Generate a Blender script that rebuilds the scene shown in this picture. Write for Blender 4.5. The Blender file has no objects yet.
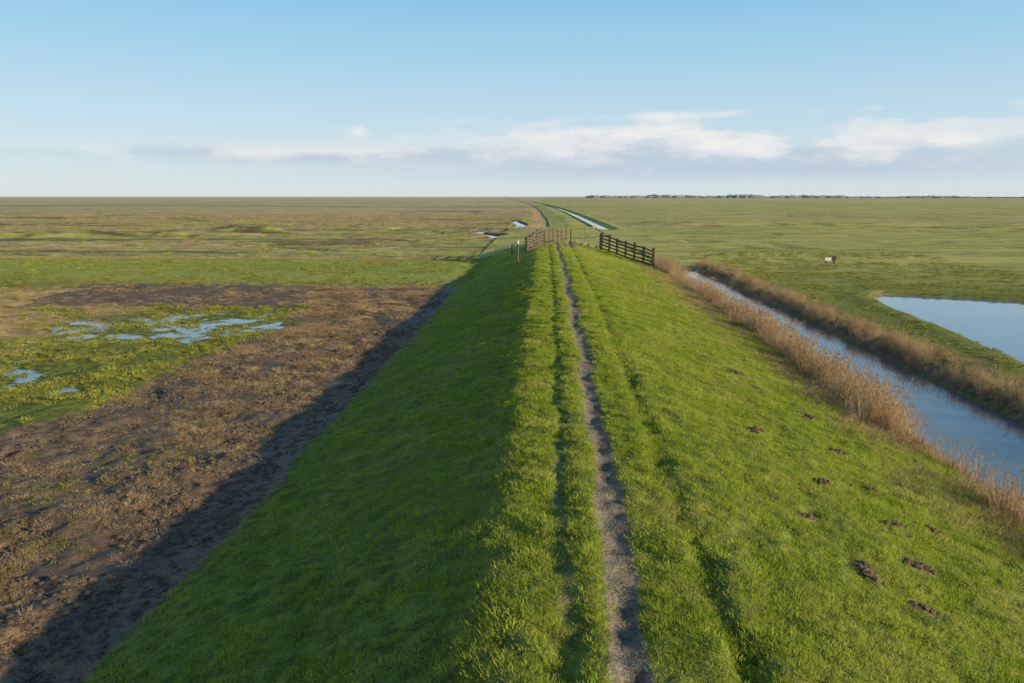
import bpy, bmesh, math, random
import numpy as np
from mathutils import Vector, Matrix
random.seed(4); rng=np.random.default_rng(7)
S=bpy.context.scene
S.view_settings.view_transform='Standard'; S.view_settings.look='None'; S.view_settings.exposure=0

# ---------------------------------------------------------------- numpy noise
def _h(ix,iy,s):
    n=(ix.astype(np.int64)*374761393+iy.astype(np.int64)*668265263+s*974634777)&0xffffffff
    n=((n^(n>>13))*1274126177)&0xffffffff
    n=n^(n>>16)
    return (n&0xffffff)/float(0xffffff)
def vn(x,y,s=0):
    x0=np.floor(x);y0=np.floor(y);fx=x-x0;fy=y-y0
    fx=fx*fx*(3-2*fx);fy=fy*fy*(3-2*fy)
    a=_h(x0,y0,s);b=_h(x0+1,y0,s);c=_h(x0,y0+1,s);d=_h(x0+1,y0+1,s)
    return (a*(1-fx)+b*fx)*(1-fy)+(c*(1-fx)+d*fx)*fy
def fbm(x,y,o=4,s=0):
    r=0;a=.5;t=0
    for i in range(o):
        xr=x*.8-y*.6;yr=x*.6+y*.8
        r=r+a*vn(xr,yr,s+i*13);t+=a;a*=.5;x=xr*2.03;y=yr*2.03
    return r/t
def fbs(x,y,o=4,s=0): # unrotated: keeps long horizontal streaks
    r=0;a=.5;t=0
    for i in range(o):
        r=r+a*vn(x+i*7.3,y+i*3.1,s+i*13);t+=a;a*=.5;x=x*2.03;y=y*2.03
    return r/t
def ss(a,b,x):
    t=np.clip((x-a)/(b-a),0,1);return t*t*(3-2*t)

# ---------------------------------------------------------------- terrain
PX=np.array([-1e5,-7.6,-6.7,-1.0,-.5,.6,2.3,3.4,9.4,10.5,11.2,12.2,15.2,16.1,16.8,17.8,20.5,1e5])
PZ=np.array([-2.1,-2.1,-2.0,-.22,-.02,.02,-.02,-.2,-1.78,-2.05,-2.45,-2.95,-2.95,-2.45,-2.0,-1.88,-2.02,-2.05])
fx_=np.linspace(-30,40,3501); _p=np.interp(fx_,PX,PZ); k=np.hanning(45);k/=k.sum()
_ps=np.convolve(np.pad(_p,22,mode='edge'),k,mode='valid')
_d=np.where(fx_<11.0,_ps,-2.03)             # dike without ditch
def ditch_shift(y): return np.interp(y,[15,60,200,340,500,700,1000,1500,5000],[0,1.1,-.2,-2.2,-6.5,-15,-32,-62,-260])
def pond(x,y):
    xl=np.interp(y,[30,33,45,53,58,62],[19,20.6,22.1,22.6,23.6,27])+.8*(fbm(y*.5,x*0+1,3,5)-.5)
    yt=np.interp(x,[20,24.6,33,45,60],[60,61,56.5,54,50])+1.2*(fbm(x*.3,x*0+3,3,6)-.5)
    yb=np.interp(x,[18,24,35,60],[33,31,29,27])
    return np.minimum(np.minimum((x-xl),(yt-y)),np.minimum(y-yb,(62-x)))
def wetL(x,y):
    a=1-np.sqrt(((x+21.5)/8.5)**2+((y-43.5)/6.5)**2)
    b=1-np.sqrt(((x+22.5)/4)**2+((y-29.5)/3.5)**2)
    return np.maximum(a,b*.7)
CR=[(-40,118),(-26,126),(-16,131),(-11,136),(-8.5,143),(-10,152),(-14,160),(-13,172),(-7,185),(-6,205),(-10,240)]
CR2=[(-160,205),(-110,190),(-80,198),(-50,184),(-28,190),(-14,178)]
def seg(x,y,C):
    d=np.full(x.shape,1e9)
    for (a,b),(c,e) in zip(C[:-1],C[1:]):
        t=np.clip(((x-a)*(c-a)+(y-b)*(e-b))/((c-a)**2+(e-b)**2),0,1)
        d=np.minimum(d,np.hypot(x-a-t*(c-a),y-b-t*(e-b)))
    return d
def creek(x,y): return np.minimum(seg(x,y,CR),seg(x,y,CR2)+.5)
def ridgeR(x,y): # low old dike across the polder
    yy=np.interp(x,[15,40,90,200,600,3000],[205,196,188,180,170,150])
    return np.exp(-((y-yy)/9.)**2)*ss(16,30,x)
def grooveR(x,y):
    g=np.exp(-((y-112-.05*x)/1.2)**2)*ss(20,22,x)*(1-ss(34,38,x))
    for y0,sl,wd in ((148,-.02,.8),(262,.03,1.2),(330,-.05,1.4),(460,.02,2.),(640,-.03,3.)):
        g=np.maximum(g,.8*np.exp(-((y-y0-sl*x)/wd)**2)*ss(22,30,x))
    return g
def gully(x,y): # winding marsh gullies
    f=fbm(x*.018,y*.045,3,201); f2=fbm(x*.006,y*.016,3,202)
    a=(1-ss(.008,.026,np.abs(f-.5)))*ss(92,110,y)*(1-ss(280,420,y))
    b=(1-ss(.006,.018,np.abs(f2-.5)))*ss(180,260,y)*(1-ss(1500,2500,y))
    return np.maximum(a,b)*np.where(x<-8,1.,np.where(x>22,.35,0.))
MOUNDS=[(-80,138,10,1.3),(-68,141,7,1.1),(-63,160,8,1.2),(-92,135,8,1.),(-56,158,6,1.1),(-97,150,6,.8)]
def pathc(y): return np.interp(y,[0,8,25,60,85],[1.0,1.03,1.27,1.36,1.2])+.05*np.sin(y*.55)+.04*np.sin(y*1.3+1)
def rutc(y): return np.interp(y,[0,8,40,85],[.22,.27,.5,.4])+.04*np.sin(y*.7+2)
BARE=[(5.7,15.7,.26,.13),(6.4,14.0,.26,.13),(4.9,11.4,.16,.45),(5.3,10.5,.25,.13),(7.2,19,.28,.15),(6.9,16.3,.24,.13),(7.6,22.5,.3,.2),(7.4,14.5,.2,.12),(6.6,27,.28,.2),(8.0,17.4,.25,.14),(5.2,19,.2,.12),(4.6,13.4,.2,.1),(6.1,12.3,.3,.12)]
def terrain(x,y,masks=False):
    sh=ditch_shift(y)
    w=np.where(y<130,ss(3,10,x)*(1-ss(12.6,15.4,x)),np.maximum(ss(3,8,x),ss(200,300,y)))
    xs=x-sh*w
    full=np.interp(np.where(y>130,13.7+(xs-13.7)*1.7,xs),fx_,_ps); nod=np.interp(xs,fx_,_d)
    dry=ss(80,86,y)*(1-ss(172,182,y))
    z=full*(1-dry)+nod*dry
    low=ss(92,116,y)
    inD=(xs<10.5)&(xs>-9)
    z=np.where(inD&(z>-2.1),z*(1-low)+(-1.88+(z+2.1)*.15)*low,z)
    dam=ss(64,70,y+.03*x)*(1-ss(82,90,y+.03*x))*(1-ss(-9,-5,x))
    z=z+dam*.42
    damr=ss(86,91,y)*(1-ss(98,104,y))*ss(9,12,x)*(1-ss(60,90,x))
    z=z+damr*.3
    gl=gully(x,y)
    z=z+ridgeR(x,y)*1.0-grooveR(x,y)*.55-gl*.5
    p=pond(x,y); z=z-np.clip(p+.35,0,1.6)*.42+ .1*np.exp(-((p+1.2)/.7)**2)
    wl=wetL(x,y); wm=ss(-.05,.35,wl)
    z=z-wm*.105*(y<60)
    cd=creek(x,y); z=z-.55*(1-ss(.4,2.0,cd))+.12*np.exp(-((cd-2.6)/.8)**2)
    far=ss(60,200,np.hypot(x,y))
    flatL=ss(6.4,8.5,-x)
    slope=(1-ss(6,7.4,-x))*(1-ss(9.5,10.8,x))
    n1=fbm(x*3.2,y*3.2,3,3)-.5; n2=fbm(x*.9,y*.9,4,8)-.5; n3=fbm(x*.12,y*.12,4,21)-.5
    z=z+slope*(n1*.16+n2*np.where(x<-.6,.12,.20))*(1-far*.6)
    band=np.exp(-((x-np.interp(y,[8,40,85],[2.2,2.6,2.6])-.3*n2)/.2)**2)*slope*(1-low)
    z=z-band*.12*np.clip(.4+2.5*n2+.5,0,1.5)
    mudL=flatL*(1-dam)
    z=z+mudL*(n2*.24+n1*.17)*(1-wm*.45)*(1-ss(50,110,y))
    outer=np.clip(flatL+ss(16.5,18,x),0,1)
    z=z+outer*(n3*.25+n2*.10)*np.where(x>0,.6,1.)*np.where((wm>0)&(y<60),.35,1)*np.where(p>-2,.4,1)
    z=z+outer*ss(85,140,y)*(fbm(x*.05,y*.09,4,33)-.5)*.6
    mo=np.zeros_like(z)
    for mx,my,mr,mh in MOUNDS:
        g_=np.exp(-(((x-mx)/mr)**2+((y-my)/(mr*.35))**2)*1.5); mo=np.maximum(mo,g_)
        z=z+mh*g_*(.6+.8*fbm(x*.5,y*.5,3,77))
    pc=pathc(y); rc=rutc(y)
    on=(1-ss(86,99,y))
    pm=np.exp(-(np.abs((x-pc)/(.215+.08*n2*2))**3))*on
    rm=np.exp(-(np.abs((x-rc)/(.17))**2))*on
    mid=np.exp(-((x-(pc+rc)/2)/.2)**2)*on
    z=z-pm*.055-rm*.06+mid*.03
    bare=np.zeros_like(z)
    for bx,by,a,b in BARE:
        q=((x-bx)/a)**2+((y-by)/b)**2+ (n1)*2.2
        bare=np.maximum(bare,1-ss(.5,1.3,q))
    z=z+bare*.05
    if not masks: return z
    gate=np.exp(-(((x-2.8)/2.6)**2+((y-86)/6.)**2))
    path=np.clip(pm*1.25*(.8+.9*(fbm(x*4,y*1.2,3,44)-.35))+rm*.40*ss(.42,.62,fbm(x*2,y*.6,3,45))+gate*.8*ss(.35,.6,fbm(x*1.3,y*.5,3,46)),0,1)
    xe=np.interp(y,[0,22,30,45,60,66],[-16.2,-16,-15.3,-14.8,-17,-22])
    e=1.8*(fbm(x*.45,y*.45,4,50)-.5)
    mud=ss(-.7,.7,x-xe+e*2.2)*ss(6.3,6.9,-x+e*.5)*(1-ss(59,64,y+.03*x+e*2))
    backmud=ss(-.7,.7,x+36+6*e)*ss(6.5,7.2,-x)*ss(49,53,y+e*3)*(1-ss(60,65,y+.03*x+e*1.5))
    mud=np.maximum(mud,backmud)
    bank=np.exp(-((xs-10.95)/.35)**2)*(1-dry)+np.exp(-((xs-16.35)/.3)**2)*(1-dry)
    mud=np.clip(mud+bank*(y<86)*.9+bare+ .8*(1-ss(1.5,2.2,cd)),0,1)
    pmud=np.exp(-((p+.1)/.28)**2)*.7
    mud=np.clip(mud+pmud,0,1)
    dn=fbm(x*.05,y*.16,5,60); dn2=fbm(x*.4,y*.5,4,61); dn3=fbm(x*.012,y*.02,4,62); dn4=fbm(x*.003,y*.02,4,63)
    st=fbs(x*.012,y*.11,4,64); stf=fbs(x*.003,y*.018,5,65)
    dryv=flatL*(1-dam)*(ss(88,96,y)*(.3*ss(.45,.6,dn2)+.9*ss(.52,.62,st)*(1-ss(300,400,y)))+ss(200,320,y+160*(dn3-.5))*(.35+.65*ss(.42,.56,stf))+ss(.52,.62,dn)*ss(88,110,y)*.6)
    dryv=dryv+flatL*(1-ss(-30,-23,x-3*e))*(1-ss(56,62,y))*.9*ss(.3,.55,dn2+.1)
    dryv=dryv+(np.exp(-((y-91+.03*x)/2.5)**2)*flatL)*.8
    dryv=dryv+ss(6.4,9.5,x)*(1-ss(10.6,11.3,xs))*(y<84)*.45*ss(.45,.6,dn2)
    dryv=dryv+np.where(x>17,ss(.52,.7,dn)*.35*ss(88,200,y)+.15*ss(300,900,y)+.4*ss(.48,.6,stf)*ss(150,300,y)+.3*ss(.55,.65,st)*ss(88,110,y)*(1-ss(300,400,y)),0)
    dryv=dryv+np.exp(-((xs+1.5)/2.2)**2)*ss(125,150,y)*.9
    dryv=np.clip(dryv,0,1)
    wet=np.clip(wm*(y<60),0,1)
    st2=fbs(x*.02,y*.16,4,66)
    dark=np.clip(gl*.95+mo*.95*ss(.3,.5,dn2)+.65*grooveR(x,y)+.6*ss(.56,.66,dn2)*ss(88,100,y)*(1-ss(200,300,y))*flatL
        +.75*ss(.60,.68,st2)*ss(90,100,y)*(1-ss(350,500,y))*np.where(x<-8,1,np.where(x>20,.3,0))+.6*np.exp(-((y-94+.03*x)/1.)**2)*flatL*ss(.4,.55,dn2+.05)
        +.4*ss(.60,.68,stf)*ss(300,450,y)*(1-ss(2500,4500,y)),0,1)
    return z,mud,dryv,path,wet,np.clip(dam,0,1),dark

def axis_pos(start,g,end,s0):
    v=[start];st=s0
    while v[-1]<end: v.append(v[-1]+st); st=max(s0,abs(v[-1]-start)*g+s0)
    return v
xr=axis_pos(10.5,.020,9000,.09); xl=axis_pos(7.5,.016,9000,.09)
xs_=np.array([-a for a in xl[::-1]]+list(np.arange(-7.5+.07,10.5,.07))+xr)
ys=[-60,-40,-25,-15,-8,-4,-1];y=1.
while y<9500: ys.append(y); y+=max(.07,.0075*y)
ys=np.array(ys)
X,Y=np.meshgrid(xs_,ys); Z,mud,dryv,path,wet,dam,dark=terrain(X,Y,True)
nx,ny=len(xs_),len(ys); print('grid',nx,ny)
me=bpy.data.meshes.new('ground'); N=nx*ny
me.vertices.add(N); me.vertices.foreach_set('co',np.stack([X,Y,Z],-1).astype(np.float32).ravel())
i=np.arange(nx-1)[None,:]+np.arange(ny-1)[:,None]*nx
q=np.stack([i,i+1,i+1+nx,i+nx],-1).reshape(-1,4); F=len(q)
me.loops.add(F*4); me.loops.foreach_set('vertex_index',q.ravel().astype(np.int32))
me.polygons.add(F); me.polygons.foreach_set('loop_start',(np.arange(F)*4).astype(np.int32))
me.polygons.foreach_set('use_smooth',np.ones(F,bool))
me.update(calc_edges=True)
a=me.color_attributes.new('mask','FLOAT_COLOR','POINT')
a.data.foreach_set('color',np.stack([mud,dryv,path,np.ones_like(mud)],-1).astype(np.float32).ravel())
a=me.color_attributes.new('mask2','FLOAT_COLOR','POINT')
a.data.foreach_set('color',np.stack([wet,dam,dark,np.ones_like(mud)],-1).astype(np.float32).ravel())
ground=bpy.data.objects.new('ground',me); S.collection.objects.link(ground)

# ---------------------------------------------------------------- node helpers
class NT:
    def __init__(s,nt): s.nt=nt; nt.nodes.clear()
    def n(s,t,**kw):
        nd=s.nt.nodes.new(t)
        for k,v in kw.items(): setattr(nd,k,v)
        return nd
    def lk(s,a,b): s.nt.links.new(a,b)
    def put(s,sock,v):
        if isinstance(v,bpy.types.NodeSocket): s.lk(v,sock)
        else: sock.default_value=v
    def m(s,op,a,b=0,c=None,clamp=False):
        nd=s.n('ShaderNodeMath',operation=op,use_clamp=clamp); s.put(nd.inputs[0],a); s.put(nd.inputs[1],b)
        if c is not None: s.put(nd.inputs[2],c)
        return nd.outputs[0]
    def mr(s,v,a,b,c=0.,d=1.,smooth=True):
        nd=s.n('ShaderNodeMapRange',interpolation_type='SMOOTHSTEP' if smooth else 'LINEAR'); s.put(nd.inputs[0],v)
        for k,x in zip((1,2,3,4),(a,b,c,d)): nd.inputs[k].default_value=x
        return nd.outputs[0]
    def mix(s,f,a,b,bt='MIX'):
        nd=s.n('ShaderNodeMix',data_type='RGBA',blend_type=bt); s.put(nd.inputs[0],f)
        for sk,v in ((nd.inputs[6],a),(nd.inputs[7],b)):
            if isinstance(v,tuple): v=(*v,1) if len(v)==3 else v
            s.put(sk,v)
        return nd.outputs[2]
    def noise(s,vec,sc,det=4,rough=.55,scale=None):
        if scale:
            mp=s.n('ShaderNodeMapping'); s.lk(vec,mp.inputs[0]); mp.inputs[3].default_value=scale; vec=mp.outputs[0]
        nd=s.n('ShaderNodeTexNoise'); s.lk(vec,nd.inputs['Vector']); nd.inputs['Scale'].default_value=sc
        nd.inputs['Detail'].default_value=det; nd.inputs['Roughness'].default_value=rough
        return nd.outputs[0]
def newmat(name):
    m=bpy.data.materials.new(name); m.use_nodes=True; t=NT(m.node_tree)
    o=t.n('ShaderNodeOutputMaterial'); b=t.n('ShaderNodeBsdfPrincipled'); t.lk(b.outputs[0],o.inputs[0])
    return m,t,b

# ground material
m,t,b=newmat('ground_material')
P=t.n('ShaderNodeNewGeometry').outputs['Position']
sp=t.n('ShaderNodeSeparateXYZ'); t.lk(P,sp.inputs[0])
at=t.n('ShaderNodeAttribute',attribute_name='mask'); sc=t.n('ShaderNodeSeparateColor'); t.lk(at.outputs['Color'],sc.inputs[0])
at2=t.n('ShaderNodeAttribute',attribute_name='mask2'); sc2=t.n('ShaderNodeSeparateColor'); t.lk(at2.outputs['Color'],sc2.inputs[0])
nf=t.noise(P,22,3); nm=t.noise(P,3.5,4); nl=t.noise(P,.35,5); nst=t.noise(P,1,5,.6,(.04,.13,1)); nst2=t.noise(P,1,6,.7,(.25,.7,1)); nst3=t.noise(P,1,6,.6,(.006,.03,1))
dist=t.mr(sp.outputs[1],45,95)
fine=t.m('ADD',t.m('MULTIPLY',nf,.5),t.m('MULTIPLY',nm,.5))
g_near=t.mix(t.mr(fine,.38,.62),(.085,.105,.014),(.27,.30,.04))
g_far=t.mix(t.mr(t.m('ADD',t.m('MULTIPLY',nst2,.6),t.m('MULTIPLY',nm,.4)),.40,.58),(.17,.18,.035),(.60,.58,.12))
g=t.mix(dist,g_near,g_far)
g=t.mix(t.mr(nst,.44,.60,0,.65),g,t.mix(dist,(.21,.21,.04),(.66,.56,.17)))
g=t.mix(t.m('MULTIPLY',sc2.outputs[1],.65),g,t.mix(t.mr(fine,.35,.6),(.15,.22,.035),(.40,.49,.07)))
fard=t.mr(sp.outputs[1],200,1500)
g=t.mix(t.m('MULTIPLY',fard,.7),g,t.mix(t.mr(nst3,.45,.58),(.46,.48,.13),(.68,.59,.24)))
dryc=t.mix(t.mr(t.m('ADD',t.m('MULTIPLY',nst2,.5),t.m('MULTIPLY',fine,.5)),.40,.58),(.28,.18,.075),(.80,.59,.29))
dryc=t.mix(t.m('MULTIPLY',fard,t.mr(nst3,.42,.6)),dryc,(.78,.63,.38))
c=t.mix(sc.outputs[1],g,dryc)
c=t.mix(t.mr(sp.outputs[1],1200,7000,0,.8),c,(.72,.68,.56))  # aerial haze painted into the base colour, paler towards the horizon
c=t.mix(t.m('MULTIPLY',sc2.outputs[2],.85),c,(.08,.08,.028))
wetg=t.mix(t.mr(nm,.4,.6),(.08,.09,.02),(.30,.32,.06))
c=t.mix(t.m('MULTIPLY',sc2.outputs[0],.75),c,wetg)
mudc=t.mix(t.mr(fine,.38,.60),(.06,.038,.022),(.34,.22,.125))
mudc=t.mix(t.mr(nl,.42,.62,0,.65),mudc,(.13,.085,.05))
mudc=t.mix(t.mr(t.noise(P,1.3,5),.55,.68,0,.6),mudc,(.12,.12,.035))
mf=t.mr(t.m('ADD',sc.outputs[0],t.m('MULTIPLY',t.m('SUBTRACT',fine,.5),1.1)),.35,.65)
c=t.mix(mf,c,mudc)
pcol=t.mix(t.mr(fine,.35,.62),(.13,.10,.065),(.34,.275,.185))
pf=t.mr(t.m('ADD',sc.outputs[2],t.m('MULTIPLY',t.m('SUBTRACT',fine,.5),1.2)),.3,.6)
c=t.mix(pf,c,pcol)
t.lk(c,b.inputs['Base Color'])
rgh=t.m('SUBTRACT',.95,t.m('MULTIPLY',mf,t.mr(nl,.4,.6,.05,.4)))
t.lk(rgh,b.inputs['Roughness']); b.inputs['Specular IOR Level'].default_value=.25
bp=t.n('ShaderNodeBump'); bp.inputs['Distance'].default_value=.06
t.lk(t.mr(sp.outputs[1],120,700,.9,.0),bp.inputs['Strength'])
t.lk(t.m('ADD',fine,t.m('MULTIPLY',nst2,t.m('MULTIPLY',dist,2.5))),bp.inputs['Height']); t.lk(bp.outputs[0],b.inputs['Normal'])
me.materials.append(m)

# water
def watermat(name,col,ior,bs):
    m,t,b=newmat(name); P=t.n('ShaderNodeNewGeometry').outputs['Position']
    b.inputs['Base Color'].default_value=(*col,1); b.inputs['Roughness'].default_value=.04; b.inputs['IOR'].default_value=ior
    bp=t.n('ShaderNodeBump'); bp.inputs['Strength'].default_value=bs; bp.inputs['Distance'].default_value=.02
    t.lk(t.noise(P,2.5,3,.5,(1,.6,1)),bp.inputs['Height']); t.lk(bp.outputs[0],b.inputs['Normal']); return m
wm1=watermat('ditch_water',(.15,.16,.17),1.65,.14); wm2=watermat('pond_water',(.17,.23,.28),1.75,.1)
def poly(name,verts,faces,mat):
    me=bpy.data.meshes.new(name); me.from_pydata(verts,[],faces); me.materials.append(mat)
    o=bpy.data.objects.new(name,me); S.collection.objects.link(o); return o
def strip(name,pl,z,mat):
    v=[];f=[]
    for a,bb,yy in pl: v+= [(a,yy,z),(bb,yy,z)]
    for k in range(len(pl)-1): f.append((2*k,2*k+1,2*k+3,2*k+2))
    return poly(name,v,f,mat)
strip('ditch_water',[(10.6+float(ditch_shift(yy))*.6,16.9,yy) for yy in [-55,0,15,40,60,87]],-2.5,wm1)
strip('ditch_water',[(11.6+float(ditch_shift(yy)),15.7+float(ditch_shift(yy)),yy) for yy in [165,200,340,500,700]],-2.5,wm2)
poly('pond_water',[(17.5,25,-2.22),(64,25,-2.22),(64,63,-2.22),(19.5,63,-2.22)],[(0,1,2,3)],wm2)
ring=[(-21.5+10*math.cos(k*math.pi/12),min(40+13*math.sin(k*math.pi/12),50),-2.205) for k in range(24)]
ctr=[(-21.5,38,-2.205)]
poly('marsh_water',ring+ctr,[(k,(k+1)%24,24) for k in range(24)],wm2)
poly('creek_water',[(-28,112,-2.40),(-4.5,112,-2.40),(-4.5,250,-2.40),(-28,250,-2.40)],[(0,1,2,3)],wm2)

# ---------------------------------------------------------------- plants
def plantmat(name,c1,c2,tip=None,trans=.25,patch=None):
    m,t,b=newmat(name); P=t.n('ShaderNodeNewGeometry').outputs['Position']
    oi=t.n('ShaderNodeObjectInfo'); nl=t.noise(P,.8,4)
    f=t.m('ADD',t.m('MULTIPLY',oi.outputs['Random'],.6),t.m('MULTIPLY',t.mr(nl,.35,.65),.4))
    c=t.mix(f,c1,c2)
    if patch: c=t.mix(t.mr(t.noise(P,.45,6,.65),.48,.64,0,.7),c,patch)
    t.lk(c,b.inputs['Base Color']); b.inputs['Roughness'].default_value=.65; b.inputs['Specular IOR Level'].default_value=.25
    tr=t.n('ShaderNodeBsdfTranslucent'); t.lk(c,tr.inputs[0]); ms=t.n('ShaderNodeMixShader'); ms.inputs[0].default_value=trans
    out=[n for n in t.nt.nodes if n.type=='OUTPUT_MATERIAL'][0]
    t.lk(b.outputs[0],ms.inputs[1]); t.lk(tr.outputs[0],ms.inputs[2]); t.lk(ms.outputs[0],out.inputs[0]); return m
gm=plantmat('grass_blades',(.27,.36,.026),(.56,.61,.065),trans=.4,patch=(.62,.57,.13))
rm_=plantmat('reed_stems',(.42,.27,.12),(.80,.60,.36),trans=.3)
dm=plantmat('dead_grass',(.24,.15,.07),(.68,.49,.26))
mm=plantmat('marsh_plants',(.19,.205,.03),(.50,.46,.09))
def clump(name,nb,rad,h0,h1,w,lean,mat,seg=2,plume=0,droop=.5):
    v=[];f=[]
    for _ in range(nb):
        a=random.random()*6.283;r=rad*math.sqrt(random.random());x,y=r*math.cos(a),r*math.sin(a)
        h=random.uniform(h0,h1);d=a+random.uniform(-1,1);L=lean*random.uniform(.2,1)*h;wa=random.random()*3.14
        wx,wy=math.cos(wa)*w*.5,math.sin(wa)*w*.5
        base=len(v);
        for s in range(seg):
            u=s/seg; cx=x+math.cos(d)*L*u**1.6;cy=y+math.sin(d)*L*u**1.6;cz=h*(u-droop*lean*.3*u*u)-.02
            k=1-.5*u; v+= [(cx-wx*k,cy-wy*k,cz),(cx+wx*k,cy+wy*k,cz)]
            if s: f.append((base+2*s-2,base+2*s-1,base+2*s+1,base+2*s))
        tx,ty,tz=x+math.cos(d)*L,y+math.sin(d)*L,h*(1-droop*lean*.3)-.02
        v.append((tx,ty,tz)); f.append((base+2*seg-2,base+2*seg-1,base+2*seg))
        if plume and random.random()<plume:
            bb=len(v);pl=.2*h0
            for ang in (wa,wa+1.57):
                px,py=math.cos(ang)*.022,math.sin(ang)*.022
                q=len(v); v+=[(tx,ty,tz-pl*.6),(tx+px,ty+py,tz-pl*.1),(tx+math.cos(d)*.05,ty+math.sin(d)*.05,tz+pl*.4),(tx-px,ty-py,tz-pl*.1)]
                f.append((q,q+1,q+2,q+3))
    me=bpy.data.meshes.new(name); me.from_pydata(v,[],f); me.materials.append(mat); return bpy.data.objects.new(name,me)
def coll(name,objs):
    c=bpy.data.collections.new(name)
    for o in objs:c.objects.link(o)
    return c
C_g=coll('grass_clumps',[clump('grass_clump',30,.15,.03,.085,.011,1.0,gm) for _ in range(6)])
C_t=coll('tussock_clumps',[clump('tussock',60,.16,.08,.17,.012,1.1,gm) for _ in range(4)])
C_r=coll('reed_clumps',[clump('reed_clump',26,.32,.6,1.3,.012,.42,rm_,3,.5) for _ in range(6)])
C_d=coll('dead_clumps',[clump('dead_tuft',60,.24,.05,.17,.010,1.5,dm) for _ in range(5)])
C_m=coll('marsh_clumps',[clump('marsh_plant',30,.22,.05,.13,.03,1.2,mm) for _ in range(4)])
def scatter(name,xy,scale,col,sink=0.):
    x,y=xy[:,0],xy[:,1]; z=terrain(x,y)-sink; n=len(x)
    me=bpy.data.meshes.new(name); me.vertices.add(n)
    me.vertices.foreach_set('co',np.stack([x,y,z],-1).astype(np.float32).ravel())
    r=np.stack([rng.normal(0,.12,n),rng.normal(0,.12,n),rng.random(n)*6.28],-1)
    at=me.attributes.new('rot','FLOAT_VECTOR','POINT'); at.data.foreach_set('vector',r.astype(np.float32).ravel())
    at=me.attributes.new('scl','FLOAT','POINT'); at.data.foreach_set('value',scale.astype(np.float32))
    o=bpy.data.objects.new(name,me); S.collection.objects.link(o)
    ng=bpy.data.node_groups.new(name,'GeometryNodeTree')
    ng.interface.new_socket('Geometry',in_out='INPUT',socket_type='NodeSocketGeometry'); ng.interface.new_socket('Geometry',in_out='OUTPUT',socket_type='NodeSocketGeometry')
    N_=ng.nodes; gi=N_.new('NodeGroupInput');go=N_.new('NodeGroupOutput'); ip=N_.new('GeometryNodeInstanceOnPoints'); ci=N_.new('GeometryNodeCollectionInfo')
    ci.inputs['Collection'].default_value=col; ci.inputs['Separate Children'].default_value=True; ci.inputs['Reset Children'].default_value=True
    ip.inputs['Pick Instance'].default_value=True
    a1=N_.new('GeometryNodeInputNamedAttribute');a1.data_type='FLOAT_VECTOR';a1.inputs[0].default_value='rot'
    a2=N_.new('GeometryNodeInputNamedAttribute');a2.data_type='FLOAT';a2.inputs[0].default_value='scl'
    def ao(nd): return [o for o in nd.outputs if o.enabled and o.name=='Attribute'][0]
    L=ng.links.new
    L(gi.outputs[0],ip.inputs['Points']);L(ci.outputs[0],ip.inputs['Instance']);L(ao(a1),ip.inputs['Rotation']);L(ao(a2),ip.inputs['Scale']);L(ip.outputs[0],go.inputs[0])
    md=o.modifiers.new('scatter','NODES'); md.node_group=ng; print(name,n); return o
def pts(n,x0,x1,y0,y1): return np.stack([rng.uniform(x0,x1,n),rng.uniform(y0,y1,n)],-1)
def M(p): return terrain(p[:,0],p[:,1],True)
# short grass on the dike
P1=np.concatenate([pts(40000,-7.6,11.4,3,22),pts(30000,-7.6,11.6,22,45),pts(24000,-7.6,12,45,90)])
z,mu,dr,pa,we,da,dk=M(P1)
keep=(mu+.6*(rng.random(len(P1))-.5)<.45)&(pa<.22+.1*rng.random(len(P1)))
edge=ss(5.6,7.2,-P1[:,0])+.0*mu
keep&=rng.random(len(P1))>edge*.7
P1=P1[keep]; s=rng.uniform(.6,1.15,len(P1))*np.where(P1[:,1]>45,1.4,np.where(P1[:,1]>22,1.15,1.))
s*=.38+1.15*fbm(P1[:,0]*1.6,P1[:,1]*1.6,3,90)
s*=np.where(P1[:,0]<-.7,.8,1)
s*=1-.45*np.exp(-((P1[:,0]-rutc(P1[:,1]))/.16)**2)
s*=1-.4*np.exp(-((P1[:,0]-pathc(P1[:,1]))/.33)**2)
scatter('grass',P1,s,C_g)
# tussocks
T=np.concatenate([pts(26000,-2.2,3.4,3,84),pts(18000,-7,9.5,3,80)])
tn=fbm(T[:,0]*1.8,T[:,1]*1.8,3,95); z,mu,dr,pa,we,da,dk=M(T)
x=T[:,0]; pr=.0+.45*np.exp(-((x+.25)/.25)**2)+.75*np.exp(-((x-(pathc(T[:,1])+rutc(T[:,1]))/2)/.2)**2)+.45*np.exp(-((x-pathc(T[:,1])-.65)/.25)**2)+np.where(x<-.6,.05,.22)
keep=(rng.random(len(T))<pr*ss(.38,.6,tn)*1.5)&(pa<.06)&(mu<.2)
T=T[keep]; scatter('grass_tussocks',T,rng.uniform(.35,.7,len(T)),C_t)
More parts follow.
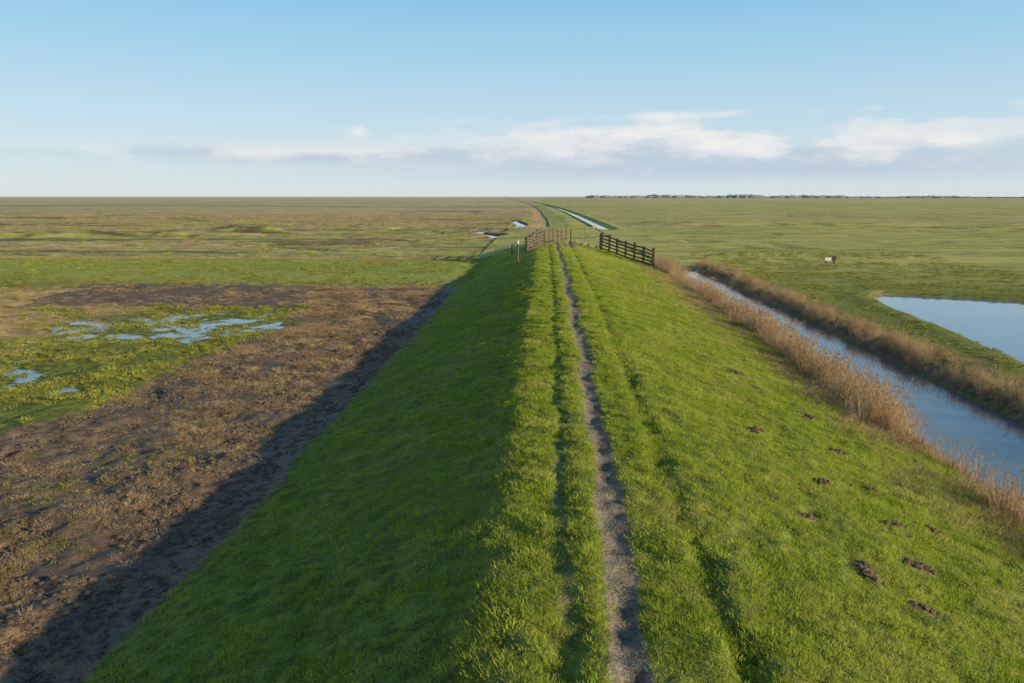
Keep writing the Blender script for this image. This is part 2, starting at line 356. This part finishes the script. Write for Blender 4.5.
# reeds
def reedrow(n,y0,y1,cx,sd,prob):
    yy=y0+(y1-y0)*rng.random(n); xx=cx(yy)+rng.normal(0,1,n)*sd(yy)
    k=rng.random(n)<prob(xx,yy); return np.stack([xx,yy],-1)[k]
lb=lambda y:np.interp(y,[5,15,27,45,84],[10.5,10.6,10.95,11.65,11.85])+.5*(fbm(y*.4,y*0+5,3,108)-.5)
R1=reedrow(4000,3,84,lb,lambda y:.38+0*y,lambda x,y:(ss(.43,.55,fbm(y*.6,y*0+2,3,101)+.14*(y>25)*(y<44))*.95+.06)*np.interp(y,[0,12,15,18,19,23,25.5,84],[1,.9,.5,.35,.08,.08,1,.85]))
R2=reedrow(3000,5,86,lambda y:16.75+.6*(fbm(y*.3,y*0+5,3,109)-.5),lambda y:.36+0*y,lambda x,y:ss(.40,.56,fbm(y*.55,y*0+7,3,103)+.03)*.9+.08)
R3=reedrow(500,55,80,lambda y:15.9+0*y,lambda y:.4+0*y,lambda x,y:ss(.45,.55,fbm(x*.4,y*.3,3,104)))
R=np.concatenate([R1,R2,R3]); sr=np.concatenate([rng.uniform(.35,1.05,len(R1)),rng.uniform(.22,.58,len(R2)),rng.uniform(.3,.5,len(R3))])
sr*=.3+1.3*fbm(R[:,0]*.6,R[:,1]*.7,3,140)
scatter('reeds',R,sr,C_r,.03)
Rf=reedrow(500,150,420,lambda y:-2.2+ditch_shift(y),lambda y:.8+0*y,lambda x,y:ss(.35,.55,fbm(x*.2,y*.05,3,105)))
scatter('reeds',Rf,rng.uniform(.5,.9,len(Rf)),C_r)
# dead grass
D=np.concatenate([pts(30000,-18,-6.5,6,64),pts(13000,7.2,11.6,4,84),pts(9000,-45,-20,20,62),pts(4000,16.2,18.2,6,86),pts(9000,-60,-5,58,130)])
z,mu,dr,pa,we,da,dk=M(D); dn=fbm(D[:,0]*.5,D[:,1]*.5,4,110); x,y=D[:,0],D[:,1]
pr=np.where(x<-6,np.where(y<64,np.where(mu>.5,(.75*ss(.47,.64,dn)+.05)*ss(7.6,10,-x+1.5*(dn-.5)),.9*dr),dr*.5+.3*np.exp(-((y-63)/2)**2)),np.where(x<12,ss(7.8,10.2,x)*ss(.34,.56,dn)*.95,.6*ss(.4,.6,dn)))
keep=(rng.random(len(D))<pr)&(z>-2.4); D=D[keep]; scatter('dead_grass',D,rng.uniform(.35,1.1,len(D))*np.where((D[:,0]<-6)&(D[:,1]<30),.85,1.25),C_d)
# low dry and green vegetation on the outer marsh
Q=pts(26000,-190,-7,90,300); Q=Q[np.abs(Q[:,0])<Q[:,1]*.85]
z,mu,dr,pa,we,da,dk=M(Q)
k=(rng.random(len(Q))<dr*.9)&(mu<.4)&(dk<.3); Qd=Q[k]; scatter('dead_grass',Qd,rng.uniform(1.2,2.8,len(Qd)),C_d)
k=(rng.random(len(Q))<.5*(1-dr))&(mu<.4)&(dk<.3); Qm=Q[k]; scatter('marsh_plants',Qm,rng.uniform(1.2,2.6,len(Qm)),C_m)
# marsh plants
W=np.concatenate([pts(30000,-45,-13,14,58),pts(14000,-60,-6,62,92),pts(13000,17,44,20,100)])
z,mu,dr,pa,we,da,dk=M(W); wn=fbm(W[:,0]*.7,W[:,1]*.7,4,120)
keep=(rng.random(len(W))<ss(.36,.56,wn)*np.where(W[:,1]<60,.9*(1-dr*.8)*(1-.3*we),.9))&(mu<.35)&(pond(W[:,0],W[:,1])<-.4)
W=W[keep]; scatter('marsh_plants',W,rng.uniform(.5,1.1,len(W)),C_m,-.02)
# green tufts in mud
V_=pts(9000,-16,-6.6,6,62); z,mu,dr,pa,we,da,dk=M(V_); vn_=fbm(V_[:,0]*.6,V_[:,1]*.6,4,170)
V_=V_[(rng.random(len(V_))<(.6*ss(.5,.68,vn_)+.03)*ss(7.4,10,-V_[:,0]))]; scatter('grass',V_,rng.uniform(.3,.7,len(V_)),C_m)

# mud clods
def clod():
    bm=bmesh.new(); bmesh.ops.create_icosphere(bm,subdivisions=2,radius=.05)
    for v in bm.verts: v.co*=random.uniform(.75,1.25); v.co.z*=.55
    me=bpy.data.meshes.new('clod'); bm.to_mesh(me); bm.free(); me.materials.append(cm); return bpy.data.objects.new('clod',me)
cm,t,b=newmat('mud_clod'); P=t.n('ShaderNodeNewGeometry').outputs['Position']; t.lk(t.mix(t.noise(P,9,3),(.06,.04,.024),(.22,.15,.085)),b.inputs['Base Color']); b.inputs['Roughness'].default_value=.8
C_c=coll('clods',[clod() for _ in range(4)])
K=pts(14000,-15,-6.8,6,58); kn=fbm(K[:,0]*.8,K[:,1]*.8,3,130); K=K[(rng.random(len(K))<ss(.4,.65,kn))]
Kb=[]
for bx,by,a_,b_ in BARE:
    for _ in range(20): Kb.append((bx+random.gauss(0,a_*.5),by+random.gauss(0,b_*.55)))
scatter('mud_clods',K,rng.uniform(.3,1.5,len(K)),C_c,-.01)
Kb=np.array(Kb); scatter('molehills',Kb,rng.uniform(.4,1.2,len(Kb)),C_c,-.01)

# ---------------------------------------------------------------- fences
wood,t,b=newmat('weathered_wood'); tc=t.n('ShaderNodeNewGeometry').outputs['Position']
t.lk(t.mix(t.noise(tc,6,5,.6,(1,1,4)),(.03,.024,.018),(.10,.08,.06)),b.inputs['Base Color']); b.inputs['Roughness'].default_value=.85
wood2,t,b=newmat('pale_wood'); tc=t.n('ShaderNodeNewGeometry').outputs['Position']
t.lk(t.mix(t.noise(tc,6,5,.6,(1,1,4)),(.06,.048,.03),(.24,.19,.12)),b.inputs['Base Color']); b.inputs['Roughness'].default_value=.85
white,t,b=newmat('white_paint'); P=t.n('ShaderNodeNewGeometry').outputs['Position']
t.lk(t.mix(t.noise(P,5,3),(.6,.6,.56),(.8,.8,.77)),b.inputs['Base Color']); b.inputs['Roughness'].default_value=.6
def beam(bm,p,q,w,h,mi=0):
    p=Vector(p);q=Vector(q);d=q-p;L=d.length;r=bmesh.ops.create_cube(bm,size=1)['verts']
    rot=d.to_track_quat('X','Z').to_matrix().to_4x4()
    bmesh.ops.transform(bm,matrix=Matrix.Translation((p+q)/2)@rot@Matrix.Diagonal((L,w,h,1)),verts=r)
    for f in {f for v in r for f in v.link_faces}: f.material_index=mi
def gz(x,y): return float(terrain(np.array([x]),np.array([y]))[0])
def finish(name,bm,mats,bev=.008):
    bmesh.ops.bevel(bm,geom=bm.edges[:],offset=bev,segments=1,affect='EDGES')
    me=bpy.data.meshes.new(name); bm.to_mesh(me); bm.free()
    for mt in mats: me.materials.append(mt)
    o=bpy.data.objects.new(name,me); S.collection.objects.link(o); return o
def fence(name,p,q,nposts,nr,H,mats,pw=.16,brace=False):
    bm=bmesh.new(); P_=[]
    for k in range(nposts):
        u=k/(nposts-1); x=p[0]+(q[0]-p[0])*u; y=p[1]+(q[1]-p[1])*u; z=gz(x,y); P_.append(Vector((x,y,z)))
        hh=H+random.uniform(.05,.25); lx=random.uniform(-.05,.05)
        beam(bm,(x,y,z-.3),(x+lx,y,z+hh),pw,pw)
    d=(P_[-1]-P_[0]);d.z=0;d.normalize(); nrm=Vector((d.y,-d.x,0))*(pw*.5+.025)
    for a,c in zip(P_[:-1],P_[1:]):
        for r in range(nr):
            zz=.22+(H-.3)*r/(nr-1)
            beam(bm,a+nrm+Vector((0,0,zz+random.uniform(-.04,.04)))-d*.06,c+nrm+Vector((0,0,zz+random.uniform(-.04,.04)))+d*.055,.045,.14)
    if brace:
        a,c=P_[0],P_[-1]; beam(bm,a-nrm+Vector((0,0,.2)),c-nrm+Vector((0,0,H)),.04,.1)
    return finish(name,bm,mats)
fence('wooden_fence',(6.2,88.5),(10.35,77),7,5,1.7,[wood],.22)
fence('wooden_fence',(-1.9,79),(-.6,90),5,4,1.45,[wood2],.18)
fence('wooden_fence',(-.1,80.5),(2.3,90),6,4,1.45,[wood2],.18)
fence('field_gate',(-1.8,78.6),(-.3,80.2),2,5,1.4,[wood2],.15,brace=True)
fence('wooden_fence',(6.1,89.5),(6.7,97),4,4,1.5,[wood],.18)
def post(x,y,h,w,cap):
    bm=bmesh.new(); z=gz(x,y)
    r=bmesh.ops.create_cone(bm,segments=10,radius1=w,radius2=w*.85,depth=h+.3,cap_ends=True)['verts']; bmesh.ops.translate(bm,vec=(x,y,z+h/2-.15),verts=r)
    if cap:
        r=bmesh.ops.create_cone(bm,segments=10,radius1=w*1.15,radius2=w*1.1,depth=.28,cap_ends=True)['verts']; bmesh.ops.translate(bm,vec=(x,y,z+h-.16),verts=r)
        for f in {f for v in r for f in v.link_faces}: f.material_index=1
    me=bpy.data.meshes.new('marker_post'); bm.to_mesh(me); bm.free(); me.materials.append(wood2); me.materials.append(white)
    o=bpy.data.objects.new('marker_post',me); S.collection.objects.link(o)
post(-2.3,67.5,1.95,.09,True); post(-3.4,82,1.2,.08,False); post(2.9,90.5,1.5,.1,False)
# low black-and-white marker board in the meadow
bm=bmesh.new(); bx,by=30.2,86.0; bz=gz(bx,by)
beam(bm,(bx-.42,by,bz-.2),(bx-.42,by,bz+.62),.12,.12); beam(bm,(bx+.42,by,bz-.2),(bx+.42,by,bz+.78),.14,.14)
beam(bm,(bx-.55,by-.10,bz+.45),(bx+.12,by-.10,bz+.45),.05,.36,1)
beam(bm,(bx+.125,by-.10,bz+.52),(bx+.60,by-.10,bz+.52),.05,.46,0)
beam(bm,(bx-.55,by-.10,bz+.665),(bx+.12,by-.10,bz+.665),.06,.06,0)
finish('marker_board',bm,[wood,white],.006)

# ---------------------------------------------------------------- far tree line
hz,t,b=newmat('hazed_foliage'); P=t.n('ShaderNodeNewGeometry').outputs['Position']
t.lk(t.mix(t.noise(P,.03,3),(.20,.26,.29),(.28,.32,.33)),b.inputs['Base Color']); b.inputs['Roughness'].default_value=1  # pale blue-grey foliage: distance haze is mixed into the base colour
bm=bmesh.new()
for k in range(1300):
    aa=math.radians(random.uniform(3,50)); dd=random.uniform(3400,4200)
    x=dd*math.sin(aa);y=dd*math.cos(aa); d_=fbm(np.array([aa*14]),np.array([1.]),3,150)[0]
    h=random.uniform(4,10)*(.3+1.6*max(0,d_-.35))*1.5
    r=bmesh.ops.create_icosphere(bm,subdivisions=1,radius=1)['verts']
    for v in r: v.co*=random.uniform(.7,1.25)
    bmesh.ops.transform(bm,matrix=Matrix.Translation((x,y,-2+h*.4))@Matrix.Diagonal((random.uniform(9,30),12,h*.6,1)),verts=r)
me=bpy.data.meshes.new('distant_treeline'); bm.to_mesh(me); bm.free(); me.materials.append(hz); S.collection.objects.link(bpy.data.objects.new('distant_treeline',me))

# ---------------------------------------------------------------- light, sky, camera
EL=math.radians(14); AZ=math.radians(115)
sd=Vector((math.sin(AZ)*math.cos(EL),math.cos(AZ)*math.cos(EL),math.sin(EL)))
L=bpy.data.lights.new('sun','SUN'); L.energy=5; L.angle=math.radians(.5); L.color=(1,.86,.58)
lo=bpy.data.objects.new('sun',L); S.collection.objects.link(lo); lo.rotation_euler=(-sd).to_track_quat('-Z','Y').to_euler()
W_=bpy.data.worlds.new('World'); S.world=W_; W_.use_nodes=True; t=NT(W_.node_tree)
o=t.n('ShaderNodeOutputWorld'); bg=t.n('ShaderNodeBackground'); t.lk(bg.outputs[0],o.inputs[0])
sk=t.n('ShaderNodeTexSky',sky_type='NISHITA'); sk.sun_disc=False; sk.sun_elevation=EL; sk.sun_rotation=AZ; sk.air_density=1.0; sk.dust_density=.6; sk.ozone_density=1.2
G=t.n('ShaderNodeTexCoord').outputs['Generated']; s3=t.n('ShaderNodeSeparateXYZ'); t.lk(G,s3.inputs[0])
az=t.m('MULTIPLY',t.m('ARCTAN2',s3.outputs[0],s3.outputs[1]),57.2958); el=t.m('MULTIPLY',t.m('ARCSINE',s3.outputs[2]),57.2958)
cv=t.n('ShaderNodeCombineXYZ'); t.lk(az,cv.inputs[0]); t.lk(t.m('MULTIPLY',el,3.0),cv.inputs[1]); CV=cv.outputs[0]
n1=t.noise(CV,.16,8,.6); n2=t.noise(CV,.07,6,.6,(1,1.8,1))
def gauss(a0,sa,e0,se):
    x=t.m('DIVIDE',t.m('SUBTRACT',az,a0),sa); y=t.m('DIVIDE',t.m('SUBTRACT',el,e0),se)
    return t.m('EXPONENT',t.m('MULTIPLY',t.m('ADD',t.m('MULTIPLY',x,x),t.m('MULTIPLY',y,y)),-1))
cr=t.n('ShaderNodeValToRGB'); t.lk(t.mr(el,0,60,0,1,False),cr.inputs[0]); E_=cr.color_ramp.elements
def lin(r,g,b_): return tuple(((c/255+.055)/1.055)**2.4/.15/10 for c in (r,g,b_))+(1,)
E_[0].position=0; E_[0].color=lin(216,227,231)
E_[1].position=1; E_[1].color=lin(58,94,142)
for deg,cc in ((1.5,(209,225,234)),(3.5,(200,223,236)),(6.5,(184,217,236)),(10,(160,208,235)),(14,(135,194,230)),(20,(114,166,206)),(30,(84,126,170))):
    e=E_.new(deg/60); e.color=lin(*cc)
grad=t.mix(1.0,cr.outputs[0],(10,10,10),'MULTIPLY')
s1=t.mix(.9,sk.outputs[0],grad)
def L3(*c): return tuple(v*10 for v in lin(*c)[:3])
# soft flat bank: greyish base with pale top
bankm=t.m('MULTIPLY',t.mr(el,.6,1.8),t.mr(t.m('ADD',el,t.m('ADD',t.m('MULTIPLY',t.m('SUBTRACT',n2,.5),-7),t.m('MULTIPLY',t.m('SUBTRACT',n1,.5),-6))),4.0,5.3,1,0))
bankm=t.m('MULTIPLY',bankm,t.m('MINIMUM',t.m('ADD',t.m('MULTIPLY',gauss(13,20,3,6),1.2),t.m('MULTIPLY',gauss(-18,13,2.8,.6),1.0)),1.0))
sh2=t.mr(t.m('ADD',t.m('MULTIPLY',n1,1.0),t.m('MULTIPLY',t.m('SUBTRACT',el,3.0),.14)),.34,.60)
s2=t.mix(t.m('MULTIPLY',bankm,.95),s1,t.mix(sh2,L3(190,205,219),L3(230,233,234)))
# brighter puffs and streaks
dens=0.0
for a_,sa,e_,se,w_ in ((8.0,6,3.9,1.2,.34),(-12.8,1.3,4.4,.45,.36),(-10.3,1.2,4.0,.35,.27),(10,9,5.4,.35,.29),(26,13,3.4,.8,.26),(-1,6,4.3,.7,.27)):
    dens=t.m('ADD',dens,t.m('MULTIPLY',gauss(a_,sa,e_,se),w_))
cl=t.mr(t.m('ADD',dens,n1),.64,.96)
shade=t.mr(t.m('ADD',n1,t.m('MULTIPLY',t.m('SUBTRACT',el,3.2),.10)),.42,.62)
s3_=t.mix(t.m('MULTIPLY',cl,.8),s2,t.mix(shade,L3(208,220,229),L3(244,241,236)))
t.lk(s3_,bg.inputs[0]); bg.inputs[1].default_value=.15

cam=bpy.data.cameras.new('camera'); co=bpy.data.objects.new('camera',cam); S.collection.objects.link(co); S.camera=co
cam.sensor_width=36; cam.lens=28; cam.clip_end=30000; cam.clip_start=.1
co.location=(0,0,5.0); co.rotation_euler=(math.radians(90-10.35),0,math.radians(2.37))
